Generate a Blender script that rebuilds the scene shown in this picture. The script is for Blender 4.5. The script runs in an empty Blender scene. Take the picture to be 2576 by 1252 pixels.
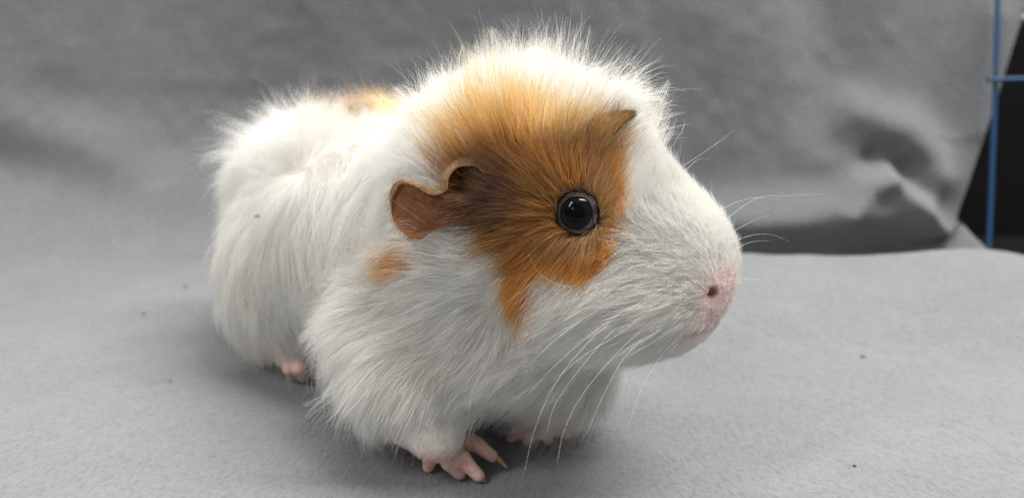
import bpy, bmesh, math, random
import numpy as np
from mathutils import Vector, Matrix, kdtree
rng = np.random.default_rng(7); random.seed(7)
scene = bpy.context.scene
# ---------------------------------------------------------------- measuring frame (metres)
CAM = np.array([0.0, 0.0, 0.104]); PITCH = math.radians(12.0); FPX = 1861.0
FWD = np.array([0, math.cos(PITCH), -math.sin(PITCH)]); UP = np.array([0, math.sin(PITCH), math.cos(PITCH)])
RIGHT = np.array([1.0, 0, 0])
def W(u, v, d):
    return CAM + d*(FWD + (u-1288)/FPX*RIGHT + (626-v)/FPX*UP)
def GZ(u, v, z):
    r = FWD + (u-1288)/FPX*RIGHT + (626-v)/FPX*UP
    return CAM + r*((z-CAM[2])/r[2])
def PX(p):
    q = np.asarray(p, float)-CAM; d = q@FWD
    return 1288+(q@RIGHT)/d*FPX, 626-(q@UP)/d*FPX, d
def nrm(a):
    a = np.asarray(a, float); return a/np.maximum(np.linalg.norm(a, axis=-1, keepdims=True), 1e-12)

# ---------------------------------------------------------------- body as a smooth implicit surface
HF = nrm([0.93, -0.28, -0.22])                 # where the head points
HS = nrm(np.cross(HF, [0, 0, 1.0]))            # its right side (towards the camera)
HU = np.cross(HS, HF)
BF = nrm([0.68, -0.73, 0]); BS = nrm(np.cross(BF, [0, 0, 1.0])); BU = np.array([0, 0, 1.0])
def ell(c, r, f, s, up, k): return ('e', np.array(c, float), np.array(r, float), np.stack([f, s, up]), k)
def con(a, b, ra, rb, k): return ('c', np.array(a, float), np.array(b, float), ra, rb, k)
def H(o, f, s, up): return np.array(o, float)+HF*f+HS*s+HU*up
HC = np.array([0.0170, 0.188, 0.0705])          # head centre
PRIMS = [
 ell([-.083,.317,.048], [.038,.038,.041], BF, BS, BU, .020),
 ell([-.048,.272,.0525], [.050,.041,.0425], BF, BS, BU, .022),
 ell([-.008,.229,.057], [.040,.037,.046], BF, BS, BU, .022),
 ell([.001,.209,.066], [.027,.032,.037], BF, BS, BU, .014),
 ell(HC+HF*-.0060+HU*.0022, [.0300,.0235,.0258], HF, HS, HU, .012),
 ell(H(HC,.0160,0,-.0042), [.0245,.0165,.0208], HF, HS, HU, .010),
 ell(H(HC,.0272,0,-.0082), [.0130,.0115,.0165], HF, HS, HU, .006),
 ell(H(HC,.010,.006,-.014), [.022,.0150,.014], HF, HS, HU, .008),
 ell(H(HC,.010,-.006,-.014), [.022,.0150,.014], HF, HS, HU, .008),
 ell([.006,.209,.0385], [.0220,.029,.0215], BF, BS, BU, .012),      # chest
]
def limb(pts, rs, k=.004):
    return [con(pts[i], pts[i+1], rs[i], rs[i+1], k if i == 0 else k) for i in range(len(pts)-1)]
# near fore leg
SH = [W(1005,850,.222), W(1045,985,.2075), W(1098,1098,.1995), ]
PRIMS += limb(SH, [.018,.0108,.0056], .014)
def toe(pix, rs, k=.0016):
    return limb([GZ(u, v, z) for u, v, z in pix], rs, k)
PRIMS += [con(W(1098,1098,.1995), GZ(1122,1136,.0055), .0055, .0036, .003)]
TOES = [[(1098,1128,.0055),(1082,1150,.0048),(1078,1172,.0022)],
        [(1114,1134,.0060),(1130,1162,.0058),(1156,1190,.0022)],
        [(1130,1128,.0066),(1164,1154,.0064),(1204,1196,.0021)],
        [(1140,1112,.0066),(1198,1118,.0068),(1238,1146,.0042)]]
for t in TOES: PRIMS += toe(t, [.0023,.0022,.0017], .0007)
# far fore leg
PRIMS += limb([W(1395,925,.222), W(1365,1005,.226), GZ(1350,1066,.0055)], [.016,.0085,.0038], .007)
TOES2 = [[(1334,1070,.005),(1304,1086,.0045),(1286,1100,.002)],
         [(1345,1072,.0055),(1332,1092,.005),(1326,1108,.002)],
         [(1358,1071,.0055),(1372,1090,.005),(1380,1106,.002)],
         [(1368,1068,.005),(1402,1080,.0045),(1424,1092,.002)]]
for t in TOES2: PRIMS += toe(t, [.0022,.0020,.0015], .0007)
# near hind leg: thigh and long foot
PRIMS += [ell(W(715,700,.283), [.027,.022,.030], BF, BS, BU, .010)]
PRIMS += limb([W(718,868,.284), GZ(742,902,.0075)], [.0075,.0056], .004)
TOES3 = [[(732,902,.0072),(728,926,.0064),(734,946,.0022)],
         [(746,902,.0080),(752,928,.0070),(762,950,.0022)],
         [(760,898,.0072),(776,918,.0062),(790,940,.0022)]]
for t in TOES3: PRIMS += toe(t, [.0028,.0024,.0018], .0007)
# far hind leg
fh = np.array([-.020,.318,0.0])
PRIMS += [ell(fh+[-.012,.008,.035], [.030,.020,.028], BF, BS, BU, .010)]
PRIMS += limb([fh+[-.01,.008,.012], fh+[.008,-.006,.006]], [.008,.005], .004)
for s in (-1,0,1):
    a = fh+[.006,-.004,.006]; PRIMS += limb([a, a+BF*.010+BS*.0035*s+[0,0,-.003]], [.0026,.0016], .0016)

EYE_R = .0053
EYE_D = .1625
def sdf_raw(P):
    D = None
    for q in PRIMS:
        if q[0] == 'e':
            _, c, r, R, k = q
            l = (P-c)@R.T
            k0 = np.linalg.norm(l/r, axis=-1); k1 = np.linalg.norm(l/(r*r), axis=-1)+1e-9
            d = k0*(k0-1)/k1
        else:
            _, a, b, ra, rb, k = q
            ab = b-a; t = np.clip(((P-a)@ab)/(ab@ab), 0, 1)
            d = np.linalg.norm(P-a-t[..., None]*ab, axis=-1)-(ra+(rb-ra)*t)
        if D is None: D = d
        else:
            h = np.maximum(k-np.abs(D-d), 0)/k
            D = np.minimum(D, d)-h*h*k*.25
    return D
EXTRA = []          # carve-outs: (centre, radius, k)
def sdf(P):
    P = np.asarray(P, float); D = sdf_raw(P)
    for c, r, k in EXTRA:
        d = r-np.linalg.norm(P-c, axis=-1)
        h = np.maximum(k-np.abs(D-d), 0)/k
        D = np.maximum(D, d)+h*h*k*.25
    return D
def cast(uv, d0=.12, d1=.40):
    """near surface hit for rays through chart points; returns positions (nan if missed)"""
    uv = np.atleast_2d(np.asarray(uv, float)); n = len(uv)
    r = FWD[None]+((uv[:, 0]-1288)/FPX)[:, None]*RIGHT+((626-uv[:, 1])/FPX)[:, None]*UP
    L = np.linalg.norm(r, axis=1); t = np.full(n, d0); ok = np.zeros(n, bool)
    for _ in range(90):
        p = CAM+r*t[:, None]; s = sdf(p); t = np.where(ok, t, t+s*.8/L); ok |= s < 1e-5
    hit = (t < d1)
    p = CAM+r*t[:, None]; p[~hit] = np.nan
    return p
def grad(P, e=2e-4):
    g = np.stack([sdf(P+np.eye(3)[i]*e)-sdf(P-np.eye(3)[i]*e) for i in range(3)], -1)
    return nrm(g)
# ---------------------------------------------------------------- camera, room light, exposure
cd = bpy.data.cameras.new('camera'); cam = bpy.data.objects.new('camera', cd)
scene.collection.objects.link(cam); scene.camera = cam
cam.location = CAM; cam.rotation_euler = (math.radians(90)-PITCH, 0, 0)
cd.sensor_width = 36; cd.lens = 36*FPX/2576; cd.clip_start = .005; cd.clip_end = 20
cd.dof.use_dof = True; cd.dof.focus_distance = .178; cd.dof.aperture_fstop = 10.5
w = bpy.data.worlds.new('World'); scene.world = w; w.use_nodes = True
nt = w.node_tree; nt.nodes.clear()
bg = nt.nodes.new('ShaderNodeBackground'); wo = nt.nodes.new('ShaderNodeOutputWorld')
bg.inputs[0].default_value = (.95, .98, 1.0, 1); bg.inputs[1].default_value = WORLD_S = .20
nt.links.new(bg.outputs[0], wo.inputs[0])
def tube(name, d, dist, sx, sy, power, rz, col=(1.0, .975, .93)):
    l = bpy.data.lights.new(name, 'AREA'); l.shape = 'RECTANGLE'; l.size = sx; l.size_y = sy; l.energy = power; l.color = col
    o = bpy.data.objects.new(name, l); scene.collection.objects.link(o)
    d = Vector(d).normalized(); o.location = Vector((.015, .165, .08))+d*dist
    o.rotation_euler = (0, 0, rz); return o      # ceiling fittings face straight down
# two ceiling strip lights (their reflections stand in the eye) and the wider lit ceiling
tube('ceiling_tube_light', (.46, -.12, .88), 1.9, 1.3, .16, 54, math.radians(8))
tube('ceiling_tube_light', (-.58, -.42, .68), 2.1, 1.3, .14, 26, math.radians(35))
tube('ceiling_panel_light', (.0, .45, .9), 1.9, 2.2, 1.2, 77, 0)
wl_ = tube('window_light', (-.46, -.745, .486), 2.3, .30, .34, 2.6, 0, (.95, .98, 1.0))
wl_.rotation_euler = Vector((-.46, -.745, .486)).to_track_quat('Z', 'Y').to_euler()
scene.view_settings.view_transform = 'Standard'; scene.view_settings.look = 'None'
scene.view_settings.exposure = EXPO = 0.0; scene.view_settings.gamma = 1
cy = scene.cycles; cy.max_bounces = 16; cy.diffuse_bounces = 10; cy.glossy_bounces = 4; cy.transmission_bounces = 10
cy.transparent_max_bounces = 16; cy.use_denoising = True; cy.denoising_prefilter = 'NONE'; cy.use_adaptive_sampling = False; cy.sample_clamp_indirect = 6

# ---------------------------------------------------------------- helpers
def link(o, parent=None):
    scene.collection.objects.link(o)
    if parent is not None: o.parent = parent
    return o
def tag(o, label=None, cat=None, group=None, kind=None):
    for k, v in (('label', label), ('category', cat), ('group', group), ('kind', kind)):
        if v: o[k] = v
    return o
def mesh(name, V, F, mat, parent=None, smooth=True, cols=None):
    me = bpy.data.meshes.new(name); V = np.asarray(V, float)
    F = np.asarray(F, dtype=np.int32)
    if F.ndim == 2:
        k = F.shape[1]; me.vertices.add(len(V)); me.vertices.foreach_set('co', V.ravel())
        me.loops.add(F.size); me.loops.foreach_set('vertex_index', F.ravel())
        me.polygons.add(len(F)); me.polygons.foreach_set('loop_start', np.arange(len(F), dtype=np.int32)*k)
        me.update(calc_edges=True); me.validate()
    if smooth: me.polygons.foreach_set('use_smooth', np.ones(len(me.polygons), bool))
    if cols is not None:
        a = me.color_attributes.new('pigment', 'FLOAT_COLOR', 'POINT')
        c = np.ones((len(V), 4)); c[:, :3] = cols; a.data.foreach_set('color', c.ravel())
    me.materials.append(mat)
    return link(bpy.data.objects.new(name, me), parent)
def grid_faces(n, m, close=False):
    i = np.arange(n-1)[:, None]; j = np.arange(m-(0 if close else 1))[None]
    j2 = (j+1) % m
    return np.stack([i*m+j, i*m+j2, (i+1)*m+j2, (i+1)*m+j], -1).reshape(-1, 4)
def sweep(pts, rad, seg=8, cap=True):
    pts = np.asarray(pts, float); n = len(pts); rad = np.broadcast_to(np.asarray(rad, float), (n,))
    T = nrm(np.gradient(pts, axis=0)); a = np.array([0.31, .17, .93]); S = nrm(np.cross(T, a)); N = np.cross(S, T)
    th = np.linspace(0, 2*np.pi, seg, endpoint=False)
    V = (pts[:, None]+rad[:, None, None]*(np.cos(th)[None, :, None]*S[:, None]+np.sin(th)[None, :, None]*N[:, None])).reshape(-1, 3)
    F = grid_faces(n, seg, True)
    if cap:
        V = np.vstack([V, pts[:1], pts[-1:]])
        a0, a1 = len(V)-2, len(V)-1; j = np.arange(seg); j2 = (j+1) % seg
        F = np.vstack([F, np.stack([j2, j, np.full(seg, a0), np.full(seg, a0)], 1), np.stack([j+(n-1)*seg, j2+(n-1)*seg, np.full(seg, a1), np.full(seg, a1)], 1)])
    return V, F
def mesh_any(name, V, F, mat, parent=None, cols=None):
    me = bpy.data.meshes.new(name)
    fs = [tuple(dict.fromkeys(int(i) for i in f)) for f in F]
    me.from_pydata([tuple(map(float, v)) for v in V], [], fs); me.update()
    me.polygons.foreach_set('use_smooth', np.ones(len(me.polygons), bool))
    if cols is not None:
        a = me.color_attributes.new('pigment', 'FLOAT_COLOR', 'POINT')
        c = np.ones((len(V), 4)); c[:, :3] = cols; a.data.foreach_set('color', c.ravel())
    me.materials.append(mat); return link(bpy.data.objects.new(name, me), parent)
def spline(P, n):
    P = np.asarray(P, float); m = len(P); Q = np.vstack([2*P[0]-P[1], P, 2*P[-1]-P[-2]])
    t = np.linspace(0, m-1-1e-9, n); i = t.astype(int); f = (t-i)[:, None]
    a, b, c, d = Q[i], Q[i+1], Q[i+2], Q[i+3]
    return .5*((2*b)+(c-a)*f+(2*a-5*b+4*c-d)*f**2+(3*b-a-3*c+d)*f**3)
def sm(a, b, x): t = np.clip((x-a)/(b-a), 0, 1); return t*t*(3-2*t)
def vnoise(P, seed=0):
    P = np.asarray(P, float); i = np.floor(P).astype(np.int64); f = P-i; f = f*f*(3-2*f); out = 0
    for k in range(8):
        o = np.array([k & 1, (k >> 1) & 1, (k >> 2) & 1][:P.shape[-1]]);
        if P.shape[-1] == 2 and k > 3: break
        q = (i+o)
        h = (q[..., 0]*73856093) ^ (q[..., 1]*19349663) ^ ((q[..., 2] if P.shape[-1] == 3 else 0)*83492791) ^ (seed*2654435761)
        h = (h ^ (h >> 13))*1274126177 & 0xffffffff; h = ((h ^ (h >> 16)) & 0xffffff)/float(0xffffff)
        wt = 1.0
        for a in range(P.shape[-1]): wt = wt*(f[..., a] if o[a] else 1-f[..., a])
        out = out+wt*h
    return out*2-1

# ---------------------------------------------------------------- materials
class NT:
    def __init__(s, name):
        s.m = bpy.data.materials.new(name); s.m.use_nodes = True; s.t = s.m.node_tree; s.t.nodes.clear()
        s.out = s.n('ShaderNodeOutputMaterial')
    def n(s, typ, **kw):
        x = s.t.nodes.new(typ)
        for k, v in kw.items():
            if hasattr(x, k): setattr(x, k, v)
            else: s.set(x.inputs[k.replace('_', ' ')], v)
        return x
    def set(s, i, v):
        if hasattr(v, 'is_linked'): s.t.links.new(v, i)
        else: i.default_value = v
    def l(s, a, b): s.t.links.new(a, b)
def pbsdf(t, **kw):
    b = t.n('ShaderNodeBsdfPrincipled')
    for k, v in kw.items(): t.set(b.inputs[k.replace('_', ' ')], v)
    return b
def noise(t, co, scale, detail=3, rough=.6):
    n = t.n('ShaderNodeTexNoise'); n.inputs['Scale'].default_value = scale; n.inputs['Detail'].default_value = detail; n.inputs['Roughness'].default_value = rough
    if co is not None: t.l(co, n.inputs['Vector'])
    return n
def ramp(t, fac, stops):
    r = t.n('ShaderNodeValToRGB'); el = r.color_ramp.elements
    while len(el) < len(stops): el.new(.5)
    for e, (p, c) in zip(el, stops): e.position = p; e.color = (*c, 1) if len(c) == 3 else c
    t.l(fac, r.inputs[0]); return r
def mix(t, fac, a, b, mode='MIX'):
    m = t.n('ShaderNodeMix'); m.data_type = 'RGBA'; m.blend_type = mode
    t.set(m.inputs[0], fac); t.set(m.inputs[6], a); t.set(m.inputs[7], b); return m.outputs[2]
def coords(t): return t.n('ShaderNodeTexCoord').outputs['Object']

def mat_fleece():
    t = NT('grey_fleece'); co = coords(t)
    a = noise(t, co, 22, 3); m_ = noise(t, co, 190, 4, .7); b = noise(t, co, 420, 4, .7); c = noise(t, co, 1500, 2, .6)
    mp = t.n('ShaderNodeMapping'); mp.inputs['Scale'].default_value = (1, .45, 1); mp.inputs['Rotation'].default_value = (0, 0, .5); t.l(co, mp.inputs[0])
    st = noise(t, mp.outputs[0], 700, 3, .65)
    base = mix(t, ramp(t, a.outputs[0], [(.3, (0, 0, 0)), (.7, (1, 1, 1))]).outputs[0], (.163, .170, .182, 1), (.185, .192, .203, 1))
    base = mix(t, .42, base, ramp(t, st.outputs[0], [(.30, (.52, .52, .53)), (.52, (1, 1, 1)), (.75, (1.12, 1.12, 1.12))]).outputs[0], 'MULTIPLY')
    base = mix(t, .3, base, ramp(t, m_.outputs[0], [(.30, (.72, .72, .73)), (.50, (1, 1, 1)), (.72, (1.12, 1.12, 1.13))]).outputs[0], 'MULTIPLY')
    sp = ramp(t, c.outputs[0], [(.30, (.55, .55, .55)), (.42, (1, 1, 1))])
    base = mix(t, .30, base, sp.outputs[0], 'MULTIPLY')
    bm = t.n('ShaderNodeBump'); bm.inputs['Strength'].default_value = .75; bm.inputs['Distance'].default_value = .0014
    h = t.n('ShaderNodeMath'); h.operation = 'ADD'; t.l(b.outputs[0], h.inputs[0]); t.l(st.outputs[0], h.inputs[1]); t.l(h.outputs[0], bm.inputs['Height'])
    p = pbsdf(t, Base_Color=base, Roughness=.95, Normal=bm.outputs[0]); p.inputs['Specular IOR Level'].default_value = .1
    p.inputs['Sheen Weight'].default_value = .25; p.inputs['Sheen Roughness'].default_value = .6
    t.l(p.outputs[0], t.out.inputs[0]); return t.m
def mat_plain(name, col, rough=.6, bump=0, scale=300, var=.12, spec=.4, sss=0, **kw):
    t = NT(name); co = coords(t); n = noise(t, co, scale, 4)
    c = mix(t, 1.0, (*col, 1), ramp(t, n.outputs[0], [(.3, (1-var,)*3), (.7, (1+var,)*3)]).outputs[0], 'MULTIPLY')
    p = pbsdf(t, Base_Color=c, Roughness=rough, **kw); p.inputs['Specular IOR Level'].default_value = spec
    if bump:
        b = t.n('ShaderNodeBump'); b.inputs['Distance'].default_value = bump; b.inputs['Strength'].default_value = .8; t.l(n.outputs[0], b.inputs['Height']); t.l(b.outputs[0], p.inputs['Normal'])
    if sss:
        p.inputs['Subsurface Weight'].default_value = .5; p.inputs['Subsurface Radius'].default_value = (1, .35, .2); p.inputs['Subsurface Scale'].default_value = sss
    t.l(p.outputs[0], t.out.inputs[0]); return t.m
def mat_skin(name='skin', rough=.55, sss=.0015, bump=.0005, scale=1100, var=.22, sw=.4):
    t = NT(name); co = coords(t); n = noise(t, co, scale, 4); a = t.n('ShaderNodeAttribute'); a.attribute_name = 'pigment'
    n2 = noise(t, co, 260, 3)
    c = mix(t, 1.0, a.outputs['Color'], ramp(t, n2.outputs[0], [(.3, (1-var,)*3), (.7, (1+var,)*3)]).outputs[0], 'MULTIPLY')
    b = t.n('ShaderNodeBump'); b.inputs['Distance'].default_value = bump; b.inputs['Strength'].default_value = .8; t.l(n.outputs[0], b.inputs['Height'])
    p = pbsdf(t, Base_Color=c, Roughness=rough, Normal=b.outputs[0]); p.inputs['Specular IOR Level'].default_value = .35
    p.inputs['Subsurface Weight'].default_value = sw; p.inputs['Subsurface Radius'].default_value = (1, .4, .25); p.inputs['Subsurface Scale'].default_value = sss
    t.l(p.outputs[0], t.out.inputs[0]); return t.m
def mat_fur():
    t = NT('fur_fibre'); a = t.n('ShaderNodeAttribute'); a.attribute_name = 'pigment'
    d = t.n('ShaderNodeBsdfDiffuse'); tr = t.n('ShaderNodeBsdfTranslucent'); g = t.n('ShaderNodeBsdfHair')
    for x in (d, tr): t.l(a.outputs['Color'], x.inputs['Color'])
    g.component = 'Reflection'; g.inputs['Color'].default_value = (.8, .78, .75, 1)
    g.inputs['RoughnessU'].default_value = .25; g.inputs['RoughnessV'].default_value = .6
    m1 = t.n('ShaderNodeMixShader'); m1.inputs[0].default_value = .50; t.l(d.outputs[0], m1.inputs[1]); t.l(tr.outputs[0], m1.inputs[2])
    m2 = t.n('ShaderNodeMixShader'); m2.inputs[0].default_value = .06; t.l(m1.outputs[0], m2.inputs[1]); t.l(g.outputs[0], m2.inputs[2])
    t.l(m2.outputs[0], t.out.inputs[0]); return t.m
M_FLEECE = mat_fleece(); M_SKIN = mat_skin(); M_EAR = mat_skin('ear_skin', .6, .0010, .0004, 800, .30, .15)
M_LID = mat_skin('eyelid_skin', .60, .0006, .00018, 1800, .2); M_FUR = mat_fur()
M_CLAW = mat_plain('claw_horn', (.42, .27, .11), .35, .0001, 500, .3, .5, .0006)
M_WIRE = mat_plain('blue_coated_wire', (.010, .055, .145), .45, .0001, 400, .08, .5)
M_CRUMB = mat_plain('dark_crumb', (.05, .045, .04), .8, .0003, 900, .4, .2)
M_CRUMB2 = mat_plain('grey_crumb', (.16, .15, .14), .8, .0003, 900, .4, .2)
M_DARK = mat_plain('dark_room', (.006, .006, .007), .9, 0, 5, .3, .1)  # near black: the unlit depth of the room painted as a colour
M_RAIL = mat_plain('pale_rail', (.30, .29, .22), .6, .0004, 60, .15, .3)
# ---------------------------------------------------------------- the fleece: lying part, mound, folds and hanging part
def gl(d2, s): return np.exp(-d2/(2*s*s))
def polydist(u, v, pts):
    best = np.full(u.shape, 1e9)
    for a, b in zip(pts[:-1], pts[1:]):
        a = np.array(a, float); b = np.array(b, float); ab = b-a
        t = np.clip(((u-a[0])*ab[0]+(v-a[1])*ab[1])/(ab@ab), 0, 1)
        best = np.minimum(best, np.hypot(u-a[0]-t*ab[0], v-a[1]-t*ab[1]))
    return best
NXC, NT_ = 760, 700
YW = .53
ts = np.concatenate([np.linspace(-.12, .05, 60, endpoint=False), np.linspace(.05, .34, 250, endpoint=False), np.linspace(.34, 1.02, 390)])
xs = np.linspace(0, 1, NXC)
Tt, Xx = np.meshgrid(ts, xs, indexing='ij')
wallz = np.clip(Tt-YW, 0, None)
xr = .52-(.52-.316)*sm(.44, YW, Tt)+wallz*.272
X = -.62+(xr+.62)*Xx
rad_f = .10*(1-sm(-.02, .12, X))+.012                            # wide sweep up on the left, tight crease on the right
def base_curve(t, r):
    L = r*math.pi/2; y0 = YW-r
    a = np.clip((t-y0)/r, 0, math.pi/2)
    y = np.where(t < y0, t, y0+r*np.sin(a)); z = np.where(t < y0, 0, r*(1-np.cos(a)))
    up = np.clip(t-y0-L, 0, None); z = z+up*.985; y = y+up*.08
    ny = np.where(t < y0, 0, -np.sin(a)); nz = np.where(t < y0, 1, np.cos(a)); return y, z, ny, nz
Y, Z, NY, NZ = base_curve(Tt, rad_f)
# mound on the right, falling away behind and towards the far right corner
mh = .0185*sm(.01, .13, X)+.0065*gl((X-.238)**2, .026)-.030*sm(.255, .36, X)
crest = .395-.02*sm(.1, .25, X)
prof = np.where(Tt < crest, sm(.25, 1, 1-(crest-Tt)/.17)*1.0, 1-sm(0, .045, Tt-crest)*2.4)
Z = Z+np.where(Tt < .47, mh*prof, mh*prof*(1-sm(.52, .60, Tt)))
Z = Z-.10*sm(.29, .40, X)*sm(.42, .50, Tt)*(1-sm(.49, .53, Tt))
# gentle waves of the lying part
flo = 1-sm(.40, .50, Tt)
Z = Z+flo*(.0010*np.sin(Y*38+X*9+1)*sm(.22, .34, Y)+.0014*vnoise(np.stack([X*11, Y*17], -1), 3)*sm(.20, .32, np.hypot(X, Y-.05))
           +.0006*vnoise(np.stack([X*70, Y*70], -1), 5))
# broad folds of the hanging part, displaced along the sheet's own normal
wl = sm(.40, .56, Tt)
edg = sm(0, .09, xr-X)
disp = wl*edg*(.014*vnoise(np.stack([X*5.5+Z*2.2, Z*3.4-X*1.2], -1), 11)+.0045*vnoise(np.stack([X*13-Z*6, Z*9+X*3], -1), 12)
           +.0013*vnoise(np.stack([X*34, Z*30], -1), 13)+.0006*vnoise(np.stack([X*90, Z*90], -1), 14))
def ridge(pts, s, amp, d=.53):
    q = [W(u, v, d) for u, v in pts]
    dd = polydist(X, Z, [(a[0], a[2]) for a in q]); return amp*gl(dd*dd, s)
disp += wl*(ridge([(1650, 562), (1900, 554), (2100, 546), (2270, 545)], .0120, .017)
            +ridge([(2105, 530), (2150, 462), (2210, 436)], .0062, .013)
            +ridge([(2210, 438), (2290, 520), (2405, 618)], .0062, .013)
            +ridge([(2175, 500), (2250, 520), (2330, 580)], .0120, .008)
            +ridge([(2190, 475), (2245, 490)], .0080, .008)
            -ridge([(2190, 405), (2265, 425), (2295, 468)], .0060, .007)
            +ridge([(2140, 280), (2260, 330), (2335, 400), (2340, 440)], .012, .015)
            +ridge([(2345, 440), (2330, 475), (2300, 492)], .0080, .006)
            
            +ridge([(2470, 60), (2450, 350), (2395, 560)], .012, .006)
            -ridge([(2060, -60), (2100, 150), (2120, 260)], .020, .012)
            +ridge([(0, 300), (180, 350), (420, 500)], .016, .008)
            -ridge([(0, 395), (200, 440), (500, 560)], .014, .007))
V = np.stack([X, Y+NY*disp, Z+NZ*disp*(Tt > .45)], -1).reshape(-1, 3)
blanket = mesh('fleece_blanket', V, grid_faces(len(ts), NXC)[:, ::-1], M_FLEECE)
tag(blanket, 'grey fleece blanket under the guinea pig, hanging up behind it with a curled fold', 'blanket')
bv = V.reshape(len(ts), NXC, 3)
def ground_z(x, y):
    i = int(np.argmin(np.abs(ts-y))); j = int(np.argmin(np.abs(bv[i, :, 0]-x))); return float(bv[i, j, 2])

# ---------------------------------------------------------------- what shows past the blanket's right edge
V = np.array([[-1.6, 1.15, -.9], [2.2, 1.15, -.9], [2.2, 1.15, 1.4], [-1.6, 1.15, 1.4]]); 
wall = mesh('unlit_room_backdrop', V, [[0, 1, 2, 3]], M_DARK, smooth=False); tag(wall, kind='structure')  # backdrop sheet, coloured near black to stand for the room's darkness
V = np.array([[-1.6, -.6, -.12], [2.2, -.6, -.12], [2.2, 1.15, -.12], [-1.6, 1.15, -.12]])
tabl = mesh('dark_table_top', V, [[0, 1, 2, 3]], M_DARK, smooth=False); tag(tabl, kind='structure')
e = link(bpy.data.objects.new('wire_cage_panel', None)); e.location = W(2505, 200, .505)
tag(e, 'blue coated wire cage panel standing in the dark gap right of the blanket', 'cage')
bpy.context.view_layer.update(); Mi = e.matrix_world.inverted()
def wire(pts, r, name='wire'):
    V, F = sweep(spline(pts, 24), r, 10); V = V-np.array(e.location)
    return mesh_any(name, V, F, M_WIRE, e)
top, bot = W(2512, -160, .505), W(2484, 700, .505)
wire([top, W(2507, 120, .505), W(2496, 420, .5055), bot], .0016)
wire([W(2484, 201, .501), W(2540, 200, .501), W(2650, 197, .501), W(2760, 195, .501)], .0016)
for k in (1, 2): wire([p+np.array([.078*k, .004*k, 0]) for p in (top, W(2500, 300, .505), bot)], .0022)
rl = W(2600, 50, .70)
V, F = sweep([rl+[-.028, 0, 0], rl+[.15, 0, .002]], .006, 4); V = np.array(V)
rail = mesh_any('shelf_rail', V, F, M_RAIL); b_ = rail.modifiers.new('b', 'BEVEL'); b_.width = .001
tag(rail, 'pale narrow shelf rail in the dark top right corner', 'rail')

# ---------------------------------------------------------------- guinea pig: body surface
eye_s = cast([(1452, 535)])[0]; print('eye depth', (eye_s-CAM)@FWD)
eye_n = nrm(nrm(CAM-eye_s)*.75+nrm(HS*1.0+HF*.12+HU*.05)*.5)
EYE_C = eye_s-nrm(CAM-eye_s)*(EYE_R-.0021)
def mir_h(p): p = np.asarray(p, float); return p-2*((p-HC)@HS)[..., None]*HS
def mir_b(p): c = np.array([-.048, .272, .05]); p = np.asarray(p, float); return p-2*((p-c)@BS)[..., None]*BS
def mir_hv(d): return d-2*(d@HS)[..., None]*HS
def mir_bv(d): return d-2*(d@BS)[..., None]*BS
EYE_C2 = mir_h(EYE_C[None])[0]; eye_n2 = mir_hv(eye_n[None])[0]
nos = cast([(1793, 737)])[0]; nosn = grad(nos[None])[0]
nos2 = mir_h(nos[None])[0]
ear0 = cast([(1262, 480)])[0]
EXTRA += [(EYE_C, EYE_R+.0001, .0012), (EYE_C2, EYE_R+.0001, .0012),
          (nos+nosn*.0003, .0013, .0008), (nos-nosn*.0001+HF*-.0013+HU*.0003, .0009, .0007), (nos+HF*.0012-HU*.0003, .0008, .0007),
          (nos2+mir_hv(nosn[None])[0]*.0004, .00125, .0009)]
MOUTH = spline([q for q in cast([(1818, 796), (1800, 814), (1775, 828), (1748, 838), (1722, 842)]) if not np.isnan(q[0])], 9)
for q in MOUTH: EXTRA.append((q, .0009, .0010))
lo = np.array([-.140, .135, -.002]); hi = np.array([.075, .375, .122])
def coarse_grid(h):
    ax = [np.arange(lo[i]-h, hi[i]+2*h, h) for i in range(3)]
    G = np.stack(np.meshgrid(*ax, indexing='ij'), -1).reshape(-1, 3)
    return ax, np.concatenate([sdf(c) for c in np.array_split(G, 20)]).reshape(len(ax[0]), len(ax[1]), len(ax[2]))
LH = .0016
LAX, LG = coarse_grid(LH)
def trilin(P, G, o, h):
    q = (P-o)/h; mx = np.array(G.shape)-1.001; q = np.clip(q, 0, mx); i = q.astype(int); f = q-i
    def g(a, b, c): return G[i[..., 0]+a, i[..., 1]+b, i[..., 2]+c]
    x, y, z = f[..., 0], f[..., 1], f[..., 2]
    c00 = g(0,0,0)*(1-x)+g(1,0,0)*x; c10 = g(0,1,0)*(1-x)+g(1,1,0)*x
    c01 = g(0,0,1)*(1-x)+g(1,0,1)*x; c11 = g(0,1,1)*(1-x)+g(1,1,1)*x
    return (c00*(1-y)+c10*y)*(1-z)+(c01*(1-y)+c11*y)*z
LO = np.array([a[0] for a in LAX])
def sdl(P): return trilin(P, LG, LO, LH)
def sdl_grad(P, e=.0012):
    return nrm(np.stack([sdl(P+np.eye(3)[i]*e)-sdl(P-np.eye(3)[i]*e) for i in range(3)], -1))
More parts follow.
